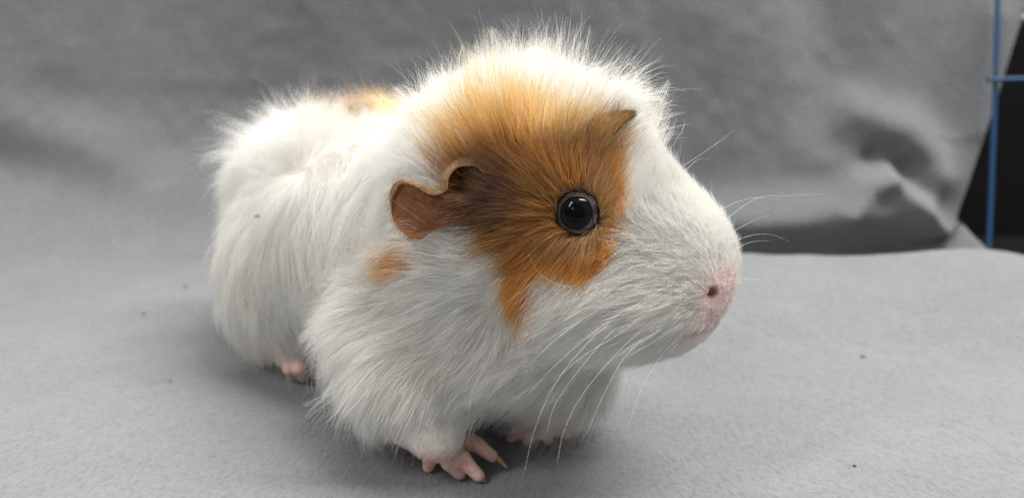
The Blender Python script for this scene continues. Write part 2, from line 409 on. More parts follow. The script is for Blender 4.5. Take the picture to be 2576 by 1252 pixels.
# fine grid: only cells near the surface are evaluated exactly
h = .00062
ax = [np.arange(lo[i], hi[i]+h, h) for i in range(3)]
n0, n1, n2 = map(len, ax)
F3 = np.empty((n0, n1, n2), np.float32)
yy, zz = np.meshgrid(ax[1], ax[2], indexing='ij')
for i in range(n0):
    P = np.stack([np.full_like(yy, ax[0][i]), yy, zz], -1); F3[i] = sdl(P)
band = np.argwhere(np.abs(F3) < .0013)
P = lo+band*h
vals = np.concatenate([sdf(c) for c in np.array_split(P, 40)])
F3[band[:, 0], band[:, 1], band[:, 2]] = vals
S = F3 < 0
cc = S[:-1, :-1, :-1].astype(np.int8)
for a, b, c in ((1,0,0),(0,1,0),(0,0,1),(1,1,0),(1,0,1),(0,1,1),(1,1,1)):
    cc = cc+S[a:n0-1+a, b:n1-1+b, c:n2-1+c]
act = (cc > 0) & (cc < 8); idx = np.full(act.shape, -1, np.int64); cells = np.argwhere(act); idx[act] = np.arange(len(cells))
BV = lo+(cells+.5)*h
quads = []
for axn in range(3):
    sl0 = [slice(None)]*3; sl1 = [slice(None)]*3; sl0[axn] = slice(0, -1); sl1[axn] = slice(1, None)
    A = S[tuple(sl0)]; B = S[tuple(sl1)]; E_ = np.argwhere(A != B)
    o1, o2 = [k for k in range(3) if k != axn]
    E_ = E_[(E_[:, o1] > 0) & (E_[:, o2] > 0) & (E_[:, o1] < act.shape[o1]) & (E_[:, o2] < act.shape[o2])]
    def ci(d1, d2):
        q = E_.copy(); q[:, o1] -= d1; q[:, o2] -= d2; return idx[q[:, 0], q[:, 1], q[:, 2]]
    Q = np.stack([ci(1, 1), ci(0, 1), ci(0, 0), ci(1, 0)], 1)
    fl = A[E_[:, 0], E_[:, 1], E_[:, 2]]
    if axn == 1: fl = ~fl
    Q[~fl] = Q[~fl][:, ::-1]; quads.append(Q)
BQ = np.vstack(quads); BQ = BQ[(BQ >= 0).all(1)]
def sdfg(P, e=1.5e-4):
    k = np.array([[1, -1, -1], [-1, -1, 1], [-1, 1, -1], [1, 1, 1.]])
    v = [sdf(P+q*e) for q in k]; return sum(v)/4, nrm(sum(a[:, None]*q for a, q in zip(v, k)))
for _ in range(2):
    for s_ in np.array_split(np.arange(len(BV)), 10):
        d, g = sdfg(BV[s_]); BV[s_] -= d[:, None]*g
BN = np.concatenate([sdfg(c)[1] for c in np.array_split(BV, 10)])
print('body verts', len(BV))

# ---------------------------------------------------------------- coat pattern
def inpoly(u, v, poly):
    c = np.zeros(u.shape, bool); n = len(poly); j = n-1
    for i in range(n):
        xi, yi = poly[i]; xj, yj = poly[j]
        c ^= ((yi > v) != (yj > v)) & (u < (xj-xi)*(v-yi)/(yj-yi+1e-9)+xi); j = i
    return c
PATCH = [(1130,400),(1130,372),(1160,350),(1200,338),(1260,330),(1340,328),(1410,334),(1480,345),(1525,360),(1538,400),(1550,450),(1558,520),
         (1560,580),(1550,640),(1525,672),(1470,684),(1415,668),(1380,660),(1362,690),(1372,740),(1350,785),(1325,806),(1300,788),(1303,730),(1300,672),
         (1292,615),(1248,563),(1190,540),(1150,495)]
TUFT = [(1020,600),(1085,590),(1100,640),(1080,680),(1020,668)]
BACKC = W(930, 285, .285)
def chart(P):
    q = P-CAM; d = q@FWD; return 1288+(q@RIGHT)/d*FPX, 626-(q@UP)/d*FPX
def classify(P, N, jit=0):
    """1 = ginger face patch, 2 = ginger neck tuft, 3 = brown saddle, 0 = white"""
    far = ((P-HC)@HS < 0) & ((P-HC)@BF > -.03)
    Pm = np.where(far[:, None], mir_h(P), P); Nm = np.where(far[:, None], mir_hv(N), N)
    u, v = chart(Pm)
    if jit: u = u+rng.normal(0, jit, len(u)); v = v+rng.normal(0, jit, len(u))
    face = (Nm*(CAM-Pm)).sum(1) > 0
    u = u+14*vnoise(Pm*220, 4); v = v+14*vnoise(Pm*220, 5)
    k = np.zeros(len(P), int)
    k[face & inpoly(u, v, PATCH)] = 1; k[face & inpoly(u, v, TUFT) & ~far] = 2
    ub, vb = chart(P); ub = ub+18*vnoise(P*200, 6)
    k[(ub > 790) & (ub < 1075) & (vb < 330) & ((N*nrm(CAM-P)).sum(1) < .36+.12*vnoise(P*150, 9)) & (P[:, 2] > .070) & (P[:, 1] > .24)] = 3
    return k, u, v
k, u_, v_ = classify(BV, BN)
WSK = np.array([.80, .74, .70]); GSK = np.array([.40, .19, .07]); PINK = np.array([.80, .52, .45])
col = np.where((k > 0)[:, None], GSK, WSK)
nose_c = cast([(1822, 746)])[0]; dn = np.linalg.norm(BV-nose_c, axis=1)
wn = (1-sm(.0040, .0120, dn))[:, None]; col = col*(1-wn)+np.array([.79, .555, .515])*wn
chin = cast([(1785, 815)])[0]; wn = .75*(1-sm(.005, .017, np.linalg.norm(BV-chin, axis=1)))[:, None]; col = col*(1-wn)+np.array([.76, .53, .49])*wn
for q in MOUTH:
    wn = .8*(1-sm(.0006, .0015, np.linalg.norm(BV-q, axis=1)))[:, None]; col = col*(1-wn)+np.array([.33, .13, .12])*wn
for q in (nos, nos2):
    wn = (1-sm(.0009, .0022, np.linalg.norm(BV-q, axis=1)))[:, None]; col = col*(1-wn)+np.array([.22, .06, .05])*wn
wn = (1-sm(.0080, .0145, BV[:, 2]))[:, None]; col = col*(1-wn)+PINK*wn
for c in (EYE_C, EYE_C2):
    wn = (1-sm(.0060, .0088, np.linalg.norm(BV-c, axis=1)))[:, None]; col = col*(1-wn)+np.array([.085, .06, .055])*wn
pig = link(bpy.data.objects.new('guinea_pig', None)); pig.location = (-.03, .25, 0)
tag(pig, 'white guinea pig with ginger patch round its eye and ear, standing on the fleece', 'guinea pig')
PO = np.array([-.03, .25, 0])
body = mesh('body', BV-PO, BQ, M_SKIN, pig, cols=col)
tag(body, 'pink skinned body under white and ginger fur with bare pink toes')

# ---------------------------------------------------------------- eyes
def mat_eye(gaze, name):
    t = NT(name); co = coords(t); nv = t.n('ShaderNodeVectorMath'); nv.operation = 'NORMALIZE'; t.l(co, nv.inputs[0])
    dt = t.n('ShaderNodeVectorMath'); dt.operation = 'DOT_PRODUCT'; t.l(nv.outputs[0], dt.inputs[0]); dt.inputs[1].default_value = tuple(gaze)
    r = ramp(t, dt.outputs['Value'], [(.0, (.10, .105, .115)), (.60, (.17, .18, .20)), (.655, (.11, .12, .135)), (.70, (.012, .010, .010)), (.85, (.010, .007, .006)), (.93, (.002, .002, .003))])
    p = pbsdf(t, Base_Color=r.outputs[0], Roughness=.12); p.inputs['Coat Weight'].default_value = 1; p.inputs['Coat IOR'].default_value = 1.2; p.inputs['Coat Roughness'].default_value = .012; p.inputs['Specular IOR Level'].default_value = .04
    t.l(p.outputs[0], t.out.inputs[0]); return t.m
def uvsphere(r, n=32, m=48, f=None):
    th = np.linspace(.001, np.pi-.001, n); ph = np.linspace(0, 2*np.pi, m, endpoint=False)
    T, Ph = np.meshgrid(th, ph, indexing='ij'); d = np.stack([np.sin(T)*np.cos(Ph), np.sin(T)*np.sin(Ph), np.cos(T)], -1)
    return (d*r).reshape(-1, 3), grid_faces(n, m, True)
def frame(nv):
    s = nrm(np.cross([0, 0, 1.0], nv)); u = np.cross(nv, s); return s, u
def rim(th):      # opening half width (m) by angle; pointed at the front lower corner
    c = np.degrees(th) % 360
    d = np.abs((c-322+180) % 360-180)
    return .0037+.0017*np.exp(-(d/14)**2)
def lid(C, n, flip, name='eyelid'):
    s, u = frame(n); s = s*flip; nr, na = 26, 96
    th = np.linspace(0, 2*np.pi, na, endpoint=False); a = rim(th)+.00016*vnoise(np.stack([np.cos(th)*2.3+5, np.sin(th)*2.3], -1), 60)
    Vs = []
    prof = [(-.10, -.30), (-.05, .02), (.0, .18), (.10, .42), (.25, .58), (.40, .50), (.60, .28), (.85, -.10), (1.1, -.6), (1.5, -1.5)]
    pr = spline(prof, nr)
    for q in range(nr):
        rad = a+pr[q, 0]*.0013+(.0003*np.sin(th*5+1) if q > 12 else 0)
        base = np.sqrt(np.clip((EYE_R+.00002)**2-np.minimum(rad, EYE_R*.93)**2, 0, None))
        hgt = base+pr[q, 1]*.0010
        Vs.append(C+rad[:, None]*(np.cos(th)[:, None]*s+np.sin(th)[:, None]*u)+hgt[:, None]*n)
    V = np.array(Vs); cl = np.zeros((nr, na, 3)); tt = np.linspace(0, 1, nr)[:, None, None]
    cl[:] = np.array([.022, .016, .018])*(1-tt)+np.array([.05, .034, .030])*tt
    pale = (np.exp(-((np.degrees(th)-312)/52)**2)+.25*vnoise(np.stack([np.cos(th)*4, np.sin(th)*4], -1), 61).clip(0))[None, :, None]*sm(.30, .62, tt)
    cl = cl*(1-pale)+np.array([.27, .20, .185])*pale
    return mesh(name, V.reshape(-1, 3)-PO, grid_faces(nr, na, True) if flip > 0 else grid_faces(nr, na, True)[:, ::-1], M_LID, pig, cols=cl.reshape(-1, 3)*1.0)
for C, n, f in ((EYE_C, eye_n, 1), (EYE_C2, eye_n2, -1)):
    s, u = frame(n)
    gz = nrm(n-.10*s*f+.045*u)
    V, Fq = uvsphere(EYE_R)
    o = mesh('eye', V, Fq, mat_eye(gz, 'eye_surface'), pig); o.location = C-PO
    lid(C, n, f)

# ---------------------------------------------------------------- ears
ER = [[(1300,430,.168),(1290,415,.169),(1280,398,.171),(1270,405,.168)],
 [(1285,440,.167),(1250,410,.172),(1225,384,.174),(1228,435,.1665)],
 [(1275,450,.168),(1215,420,.175),(1170,392,.175),(1195,417,.168)],
 [(1265,462,.169),(1195,440,.177),(1135,415,.175),(1152,420,.169)],
 [(1258,475,.170),(1190,462,.177),(1117,448,.173),(1128,446,.169)],
 [(1250,487,.170),(1185,480,.174),(1116,474,.171),(1122,478,.168)],
 [(1245,495,.169),(1170,493,.170),(1085,480,.171),(1090,490,.168)],
 [(1240,503,.168),(1150,505,.168),(1045,465,.1695),(1051,473,.168)],
 [(1235,510,.167),(1120,515,.167),(1009,459,.170),(1010,462,.169)],
 [(1232,518,.166),(1110,525,.167),(992,488,.1705),(986,505,.170)],
 [(1230,526,.166),(1110,540,.167),(1008,542,.170),(990,554,.169)],
 [(1228,535,.166),(1120,550,.167),(1033,580,.169),(1024,592,.168)],
 [(1228,545,.167),(1150,558,.168),(1082,586,.169),(1062,600,.168)]]
base_d = (cast([r[0][:2] for r in ER])-CAM)@FWD
EG = np.array([[W(u, v, base_d[i]+.0012+(d-r[0][2])*1.0-(.0012 if j else -.0005)) for j, (u, v, d) in enumerate(r)] for i, r in enumerate(ER)])
def patch(G, n, m):
    a = np.stack([spline(G[:, j], n) for j in range(G.shape[1])], 1)
    return np.stack([spline(a[i], m) for i in range(n)], 0)
EP = patch(EG, 90, 44)
EPn = nrm(np.cross(np.gradient(EP, axis=0), np.gradient(EP, axis=1)))
if (EPn[70, 20]@(CAM-EP[70, 20])) < 0: EPn = -EPn
th_e = (.00030+.0004*np.linspace(1, 0, 44))[None, :, None]
def ear_mesh(fl):
    A = EP+EPn*th_e*.5; B = EP-EPn*th_e*.5
    if fl: A, B = mir_h(A), mir_h(B)
    n, m = 90, 44; V = np.vstack([A.reshape(-1, 3), B.reshape(-1, 3)]); F = grid_faces(n, m); F2 = F[:, ::-1]+n*m
    per = [(i, m-1) for i in range(n)]+[(n-1, j) for j in range(m-2, -1, -1)]+[(i, 0) for i in range(n-2, -1, -1)]+[(0, j) for j in range(1, m)]
    pid = np.array([i*m+j for i, j in per]); q = np.stack([pid[:-1], pid[1:], pid[1:]+n*m, pid[:-1]+n*m], 1)
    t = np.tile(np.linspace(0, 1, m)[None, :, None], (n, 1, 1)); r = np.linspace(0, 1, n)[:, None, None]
    c = np.array([.10, .035, .013])*(1-t)+np.array([.31, .115, .034])*t  # tip end warmed to orange: light through the lobe put into colour
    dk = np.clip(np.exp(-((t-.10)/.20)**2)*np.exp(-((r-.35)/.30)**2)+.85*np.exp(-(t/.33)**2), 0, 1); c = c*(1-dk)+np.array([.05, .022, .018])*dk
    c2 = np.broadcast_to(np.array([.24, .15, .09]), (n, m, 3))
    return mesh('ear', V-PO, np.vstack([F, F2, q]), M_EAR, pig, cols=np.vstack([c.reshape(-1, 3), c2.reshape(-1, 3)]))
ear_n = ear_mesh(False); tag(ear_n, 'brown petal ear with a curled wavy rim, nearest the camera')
ear_f = ear_mesh(True)

# ---------------------------------------------------------------- claws
def claw(p, d, L, r=.0009, curl=.5):
    d = nrm(d); pts = []; q = np.array(p, float); n = 7
    for i in range(n):
        pts.append(q.copy()); q = q+d*L/n; d = nrm(d+np.array([0, 0, -curl/n]))
    L_ = L; V, F = sweep(pts, np.linspace(r, r*.25, n), 8); V[:, 2] = np.maximum(V[:, 2], .0006)
    mesh_any('claw', V-PO, F, M_CLAW, pig)
for ts_, L in ((TOES, (.0024, .0022, .0028, .0056)), (TOES2, (.004,)*4), (TOES3, (.004,)*3)):
    for t_, l_ in zip(ts_, L):
        a, b = GZ(*t_[1]), GZ(*t_[2]); dd = nrm(b-a)
        claw(b+dd*.0009+[0, 0, .0004], dd+(np.array([0.1, -.25, .25]) if l_ > .007 else 0), l_, .00105, 1.6 if l_ > .007 else .6)
HAIRQ = 1.0
# ---------------------------------------------------------------- combing guides: chart point, stroke, length mm, lift
GUI = """700,400,-90,-50,17,.4;760,380,-20,-80,13.6,0.5;640,380,-90,-40,22,.5;615,360,-90,-40,22,.5;820,350,0,-70,10,.4;900,330,0,-70,9,.4;980,300,-30,-70,8,.35
620,480,-30,70,9,.1;700,500,-30,80,16,0.12;580,620,-5,90,9,.1;660,620,-10,90,15,0.12;620,740,20,90,13,0.15;720,700,10,90,15,0.12;700,820,40,60,13,0.2
780,800,20,80,12,0.2;800,500,30,80,15,0.12;800,650,10,90,15,0.12;850,400,40,60,11.9,0.15;900,480,10,90,15,0.12;950,400,20,80,12.75,0.15
1050,450,-70,60,13,0.15;1050,550,-80,40,13,0.15;950,600,-80,40,14,0.15;1000,700,-90,20,14,0.2;900,700,-80,40,14,0.2;870,800,-60,60,13,0.3
1050,800,-90,30,14,0.2;950,900,-70,60,13,0.25;880,900,-60,70,12,0.35;1100,700,-80,30,14,0.2;1100,900,-80,50,13,0.2;1000,1000,-50,70,9,0.2
1070,1060,-10,60,4,0.12;1100,1000,-30,70,7,0.15;1040,1050,-20,70,6,0.2;1200,900,-80,40,14,0.15;1300,950,-90,30,11,.15;1400,980,-80,50,9,.15
1470,950,-60,70,11,.25;1200,1000,-50,60,9,.2;1300,1030,-40,70,8,.22;1400,1030,-40,80,9,.25;1200,800,-50,80,14,0.15;1300,860,-60,60,13,0.15
1420,880,-80,50,12,0.15;1250,700,-60,-40,9,0.35;1200,640,-60,-60,11,0.25;1150,600,-50,-50,10,0.25;1180,720,-60,20,12,0.2;1060,620,-90,25,14,0.35
1100,420,-70,-50,16,0.4;1150,340,-70,-85,12,.45;1200,380,-40,-90,12.96,0.5;1250,330,-20,-100,14.904,0.6;1320,330,0,-100,14.904,0.6;1400,330,40,-90,14.076,0.5
1470,340,80,-50,13.248,0.45;1050,320,-60,-70,7,.3;1150,260,-30,-100,8.5,.5;1250,250,0,-100,10.5,.7;1350,240,20,-100,11.5,.7;1450,255,50,-90,11,.6
1530,285,80,-50,10,.5;1430,320,85,-40,12,.4;1300,420,-10,-90,12,0.35;1380,400,20,-80,9,0.3;1450,420,20,-60,6,0.25;1500,370,80,-60,13,0.4;1520,430,20,-60,6,0.25
1580,400,30,-90,11,0.25;1600,350,40,-80,14,0.45;1640,370,20,-80,12,0.55;1580,480,10,-80,7,0.15;1650,440,5,-80,6,0.2;1700,450,-10,-60,4,0.2
1560,560,-30,-30,5,0.15;1750,520,-30,-60,3.2,0.2;1680,560,-40,-50,3.6,0.12;1800,600,-30,-50,2.6,0.25;1830,680,-20,-50,1.8,0.3
1400,440,-30,-50,6,0.2;1370,520,-60,-10,6,0.15;1390,600,-50,30,5,0.2;1450,620,-10,50,3,0.35;1510,610,20,50,2.6,0.4;1530,560,50,-10,2.6,0.35
1530,500,50,-40,3.5,0.3;1440,660,-20,40,3.5,0.25;1500,650,-10,40,3,0.35;1300,520,-80,-5,7,0.1;1300,600,-80,20,10,0.1;1230,560,-80,20,8,0.12
1320,650,-60,50,9,0.15;1340,720,-20,80,8,0.2;1320,790,-20,80,8,0.25;1260,640,-60,30,9,0.15;1550,640,-70,20,6,0.15;1620,620,-70,10,5,0.12
1600,700,-80,10,7,0.12;1500,720,-80,20,8,0.15;1420,740,-80,30,8,0.25;1700,640,-50,-20,3.5,0.15;1720,700,-60,10,3.5,0.15;1650,760,-80,30,6,0.12
1550,800,-80,40,9,0.12;1450,820,-80,40,10,0.15;1700,820,-60,40,4.5,0.12;1770,790,-30,30,2,0.15;1620,870,-80,60,8,0.15;1720,850,-50,40,3.5,0.15
1560,900,-70,70,11,0.2;1400,800,-60,50,9,0.3;1780,700,-20,-30,1.8,0.3;1815,760,-20,-20,1.2,0.3;1360,460,-50,-60,7,0.2"""
gu = np.array([[float(x) for x in g.split(',')] for ln in GUI.split('\n') for g in ln.split(';') if g.strip()])
gp = cast(gu[:, :2]); okg = ~np.isnan(gp[:, 0]); print('guides missed', gu[~okg][:, :2].tolist()); gu, gp = gu[okg], gp[okg]
gn = np.stack([sdfg(gp)[1]])[0]
gd = gu[:, 2:3]*RIGHT-gu[:, 3:4]*UP
gd = nrm(gd-(gd*gn).sum(1, keepdims=True)*gn)
headg = gu[:, 0] > 1230
mp_, mn_, md_ = [np.where(headg[:, None], f(a), g(a)) for a, f, g in ((gp, mir_h, mir_b), (gn, mir_hv, mir_bv), (gd, mir_hv, mir_bv))]
keep = ((mn_*(CAM-mp_)).sum(1) < 0)
# flow along the back and belly where no stroke was measured
ex = [([-.12, .34, .06], -BF+np.array([0, 0, -.3]), 15, .3), ([-.05, .31, .05], -BF*.6+np.array([0, 0, -.8]), 15, .2), ([-.085, .318, .09], -BF+BU*.2, 15, .45),
      (list(BACKC), BU*1.0-BF*.3, 10, .6), ([-.09, .32, .008], -BF, 10, .2), ([-.04, .27, .01], -BF, 11, .2), ([0, .22, .02], -BF, 11, .2), ([.03, .215, .02], -BF*.5-BU, 11, .3)]
GP = np.vstack([gp, mp_[keep], np.array([e_[0] for e_ in ex])]); GD = np.vstack([gd, md_[keep], nrm(np.array([e_[1] for e_ in ex]))])
GL = np.concatenate([gu[:, 4], gu[keep, 4], [e_[2] for e_ in ex]])*.001; GF = np.concatenate([gu[:, 5], gu[keep, 5], [e_[3] for e_ in ex]])
def interp(P):
    out = []
    for s_ in np.array_split(np.arange(len(P)), max(1, len(P)//20000)):
        p = P[s_].astype(np.float32); d2 = ((p*p).sum(1)[:, None]+(GP*GP).sum(1)[None]-2*p@GP.T.astype(np.float32)).clip(0)
        dm = d2.min(1, keepdims=True); sg = np.maximum(.0050, np.sqrt(dm)*.65)
        wt = np.exp(-(d2-dm)/(2*sg*sg)); wt /= wt.sum(1, keepdims=True)
        out.append(np.concatenate([wt@GD, (wt@GL)[:, None], (wt@GF)[:, None]], 1))
    R = np.vstack(out); wr = W(1110, 1115, .199)
    near = 1-sm(.010, .024, np.linalg.norm(P-wr, axis=1)); R[:, 3] *= 1-near*(1-np.clip(sm(.006, .046, P[:, 2]), .12, 1))
    return R
# ---------------------------------------------------------------- roots over the body surface
q = BV[BQ]; A1 = np.cross(q[:, 1]-q[:, 0], q[:, 2]-q[:, 0]); A2 = np.cross(q[:, 2]-q[:, 0], q[:, 3]-q[:, 0])
area = (np.linalg.norm(A1, axis=1)+np.linalg.norm(A2, axis=1))/2; ctr = q.mean(1); cn = BN[BQ].mean(1)
facing = (nrm(cn)*nrm(CAM-ctr)).sum(1)
dist = np.linalg.norm(ctr-CAM, axis=1)
dens = np.where(facing > -.25, 1.0, .35)*np.clip((.20/dist)**1.6, .35, 1.5)
L0 = interp(ctr)[:, 3]
dens *= np.clip((.011/L0)**.75, .8, 3.2)                       # short coats stand denser
def sample(N):
    pr = area*dens; c = np.cumsum(pr); f = np.searchsorted(c, rng.random(N)*c[-1]); a, b = rng.random((2, N, 1))
    Q_ = BV[BQ[f]]; P = (Q_[:, 0]*(1-a)+Q_[:, 1]*a)*(1-b)+(Q_[:, 3]*(1-a)+Q_[:, 2]*a)*b
    Nn = BN[BQ[f]].mean(1); return P, nrm(Nn)
def keepmask(P, N):
    k = np.ones(len(P), bool)
    for C in (EYE_C, EYE_C2): k &= np.linalg.norm(P-C, axis=1) > .0058
    for c, r in ((nos, .0016), (nos2, .0016)): k &= np.linalg.norm(P-c, axis=1) > r
    dn = np.linalg.norm(P-nose_c, axis=1); k &= rng.random(len(P)) < .05+.95*sm(.004, .014, dn)
    dn = np.linalg.norm(P-chin, axis=1); k &= rng.random(len(P)) < .25+.75*sm(.004, .012, dn)
    k &= ~((P[:, 2] < .019) & (np.linalg.norm(P-GZ(742, 900, .01), axis=1) < .020))
    k &= (P[:, 2] > .008) & (rng.random(len(P)) < sm(.0105, .020, P[:, 2])+.08)
    u, v = chart(P); fc = (N*(CAM-P)).sum(1) > 0
    k &= ~(fc & inpoly(u, v, [(1140,425),(1215,405),(1262,440),(1255,500),(1205,520),(1150,510)]) & (rng.random(len(P)) < .93))
    return k
NP_ = 8
def grow(P, N, G, L, liftm=1.0, jit=.18, grav=.10):
    n = len(P); T = G[:, :3]-(G[:, :3]*N).sum(1, keepdims=True)*N; T = nrm(T)
    B = np.cross(N, T)
    T = nrm(T+B*rng.normal(0, jit, (n, 1)))
    lift = np.clip(G[:, 4:5]*liftm*(1+rng.normal(0, .22, (n, 1))), .03, 1.0)
    cur = P.copy(); pts = [cur.copy()]; seg = (L/(NP_-1))[:, None]
    d = nrm(T*(1-lift*.85)+N*(lift*1.05+.22))
    curl = rng.normal(0, .07, (n, 3))
    for i in range(1, NP_):
        f = i/(NP_-1)
        cur = cur+d*seg
        sd = sdl(cur); g = sdl_grad(cur); mn = .00035+L*.045*f
        cur = cur+g*np.clip(mn-sd, 0, None)[:, None]*.8
        cur[:, 2] = np.maximum(cur[:, 2], .0008)
        tt = nrm(T-(T*g).sum(1, keepdims=True)*g)
        tgt = nrm(tt*(1-lift*.75)+g*lift*.75)
        d = nrm(d*.62+tgt*.38+curl*.55+np.array([0, 0, -grav])*(L[:, None]/.014)*f)
        pts.append(cur.copy())
    return np.stack(pts, 1)
def coat(N, NC, clump, lmul=1.0, liftm=1.0, jit=.16, seedn=0):
    P, Nn = sample(N); k = keepmask(P, Nn); P, Nn = P[k], Nn[k]
    G = interp(P)
    Cp, Cn = sample(NC); Gc = interp(Cp)
    kd = kdtree.KDTree(len(Cp))
    for i, c in enumerate(Cp): kd.insert(c, i)
    kd.balance(); find = kd.find
    ci = np.fromiter((find(p)[1] for p in P.tolist()), dtype=np.int64, count=len(P))
    # each lock has its own turn, length and lift
    cl = rng.normal(0, 1, (NC, 4))
    Lc = Gc[:, 3]*(1+.28*vnoise(Cp*90, 31))*lmul*np.clip(1+.16*cl[:, 0], .55, 1.5)
    Gc2 = Gc.copy(); Gc2[:, :3] += np.cross(Cn, Gc[:, :3])*(.16*cl[:, 1:2]+.38*vnoise(Cp*70, 21)[:, None]+.22*vnoise(Cp*160, 22)[:, None])*(.35+.65*sm(.003, .010, Gc[:, 3:4])); Gc2[:, 4] *= np.clip(1+.25*cl[:, 2], .3, 2)
    CS = grow(Cp, Cn, Gc2, Lc, liftm, .05)
    G[:, :3] = G[:, :3]+np.cross(Nn, G[:, :3])*(.16*cl[ci, 1:2]+.38*vnoise(P*70, 21)[:, None]+.22*vnoise(P*160, 22)[:, None])*(.35+.65*sm(.003, .010, G[:, 3:4])); G[:, 4] *= np.clip(1+.25*cl[ci, 2], .3, 2)
    L = G[:, 3]*(1+.28*vnoise(P*90, 31))*lmul*np.clip(1+.14*cl[ci, 0]+rng.normal(0, .17, len(P)), .35, 1.7)
    S_ = grow(P, Nn, G, L, liftm, jit)
    t = np.linspace(0, 1, NP_)[None, :, None]
    c = (clump*(.30+.70*sm(.004, .012, G[:, 3]))*np.clip(1+.35*cl[ci, 3], .1, 1.6))[:, None, None]*np.clip(1.2-np.linalg.norm(P-Cp[ci], axis=1)/.0035, 0, 1)[:, None, None]
    off = (P-Cp[ci])[:, None]*.22
    S_ = S_+(CS[ci]+off-S_)*np.clip(c, 0, .9)*t**1.6
    return P, Nn, S_
def pigment(P, Nn, S_, far_w=False):
    k, u, v = classify(P, Nn, 5); n = len(P)
    W0 = np.array([.94, .93, .905]); col = np.tile(W0, (n, 1))*(1-.07*rng.random((n, 1)))
    deep = np.array([.64, .30, .048]); gold = np.array([1.0, .71, .23]); org = np.array([.92, .48, .065])
    wg = ((1-sm(335, 440, v))*(1-sm(1400, 1520, u)*.7))[:, None]
    gin = deep*(1-wg)+gold*wg
    w2 = (sm(600, 680, v)*sm(1250, 1330, u))[:, None]; gin = gin*(1-w2)+org*w2
    w3 = (sm(1490, 1550, u)*sm(430, 520, v))[:, None]; gin = gin*(1-w3)+org*w3
    w_brown_shade = np.clip(np.exp(-((u-1268)/135)**2-((v-508)/72)**2)+np.exp(-((u-1465)/75)**2-((v-398)/30)**2)*1.0, 0, 1)[:, None]; gin = gin*(1-w_brown_shade)+np.array([.13, .043, .012])*w_brown_shade  # deeper brown plus painted mane shade between ear and eye, and under lock
    w_lock_shade = np.exp(-((u-1482)/50)**2-((v-372)/24)**2)[:, None]; gin = gin*(1-w_lock_shade)+np.array([.06, .026, .010])*w_lock_shade  # shadow beneath the pointed lock, painted into the hair colour
    gin = gin*(1+.22*rng.normal(0, 1, (n, 1))).clip(.5, 1.5)
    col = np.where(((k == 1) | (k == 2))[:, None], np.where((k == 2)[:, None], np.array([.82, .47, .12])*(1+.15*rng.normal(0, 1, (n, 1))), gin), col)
    br = np.array([.52, .33, .16]); mixb = rng.random(n)
    col = np.where((k == 3)[:, None] & (mixb < .62+.3*vnoise(P*260, 41))[:, None], np.where(u[:, None] > 965, gold, br), col)
    # the mane fades to white at its rim: single white hairs among the golden ones
    edge = (k == 1) & (v < 400) & (rng.random(n) < .10+.55*(1-sm(340, 385, v))*(.35+.65*(1-sm(1150, 1350, u)))+.45*(1-sm(1165, 1260, u))); col[edge] = W0*.97
    C = np.repeat(col[:, None], NP_, 1)
    t = np.linspace(0, 1, NP_)[None, :, None]
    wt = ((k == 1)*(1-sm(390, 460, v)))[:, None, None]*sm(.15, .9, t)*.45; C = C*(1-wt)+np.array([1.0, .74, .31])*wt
    # agouti: dark tips / dark bases on some ginger hairs
    dk = ((k == 1) & (rng.random(n) < .16))[:, None, None]; C = np.where(dk, C*(1-.72*sm(.5, 1, t)), C)
    spike = ((k == 1) & (u > 1470) & (u < 1545) & (v < 400))[:, None, None]; C = np.where(spike, C*(1-.85*sm(.62, 1, t)), C)
    buff = (1-sm(.0066, .0094, np.linalg.norm(P-EYE_C, axis=1)))*(k == 1)*np.clip(sm(1440, 1500, u)+sm(570, 600, v), 0, 1); C = C*(1-buff[:, None, None]*.6)+np.array([.58, .40, .20])*buff[:, None, None]*.6
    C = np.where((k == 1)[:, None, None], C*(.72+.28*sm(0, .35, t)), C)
    return k, C
def hair_object(name, S_, C, rad, mat, parent):
    n, m = S_.shape[:2]; hc = bpy.data.hair_curves.new(name); hc.add_curves([m]*n)
    hc.position_data.foreach_set('vector', (S_-PO).astype(np.float32).ravel())
    ra = hc.attributes.get('radius') or hc.attributes.new('radius', 'FLOAT', 'POINT')
    ra.data.foreach_set('value', rad.astype(np.float32).ravel())
    ca = hc.attributes.new('pigment', 'FLOAT_COLOR', 'POINT'); c4 = np.ones((n, m, 4), np.float32); c4[..., :3] = np.clip(C, 0, 1)
    ca.data.foreach_set('color', c4.ravel()); hc.materials.append(mat)
    o = link(bpy.data.objects.new(name, hc), parent); return o
Tn = np.linspace(0, 1, NP_)[None]
def radii(P, r0, tip=.22):
    dd = np.linalg.norm(P-CAM, axis=1)
    return (r0*(.75+.5*rng.random(len(P))))[:, None]*(1-(1-tip)*Tn**1.5)
sets = [coat(int(340000*HAIRQ), 15000, .62), coat(int(62000*HAIRQ), 1900, .92, 1.38, 1.3, .14), coat(int(5000*HAIRQ), 2000, .3, 1.3, 1.35, .30), coat(int(2500*HAIRQ), 600, .15, 1.5, 1.6, .45)]
P_ = np.vstack([s_[0] for s_ in sets]); N_ = np.vstack([s_[1] for s_ in sets]); S_ = np.vstack([s_[2] for s_ in sets])
R_ = np.vstack([radii(s_[0], r_) for s_, r_ in zip(sets, (4.3e-5, 4.0e-5, 3.4e-5, 3.2e-5))])
LL = interp(P_)[:, 3]; R_ *= np.clip((LL/.010), .62, 1.15)[:, None]**.5
k_, C_ = pigment(P_, N_, S_)
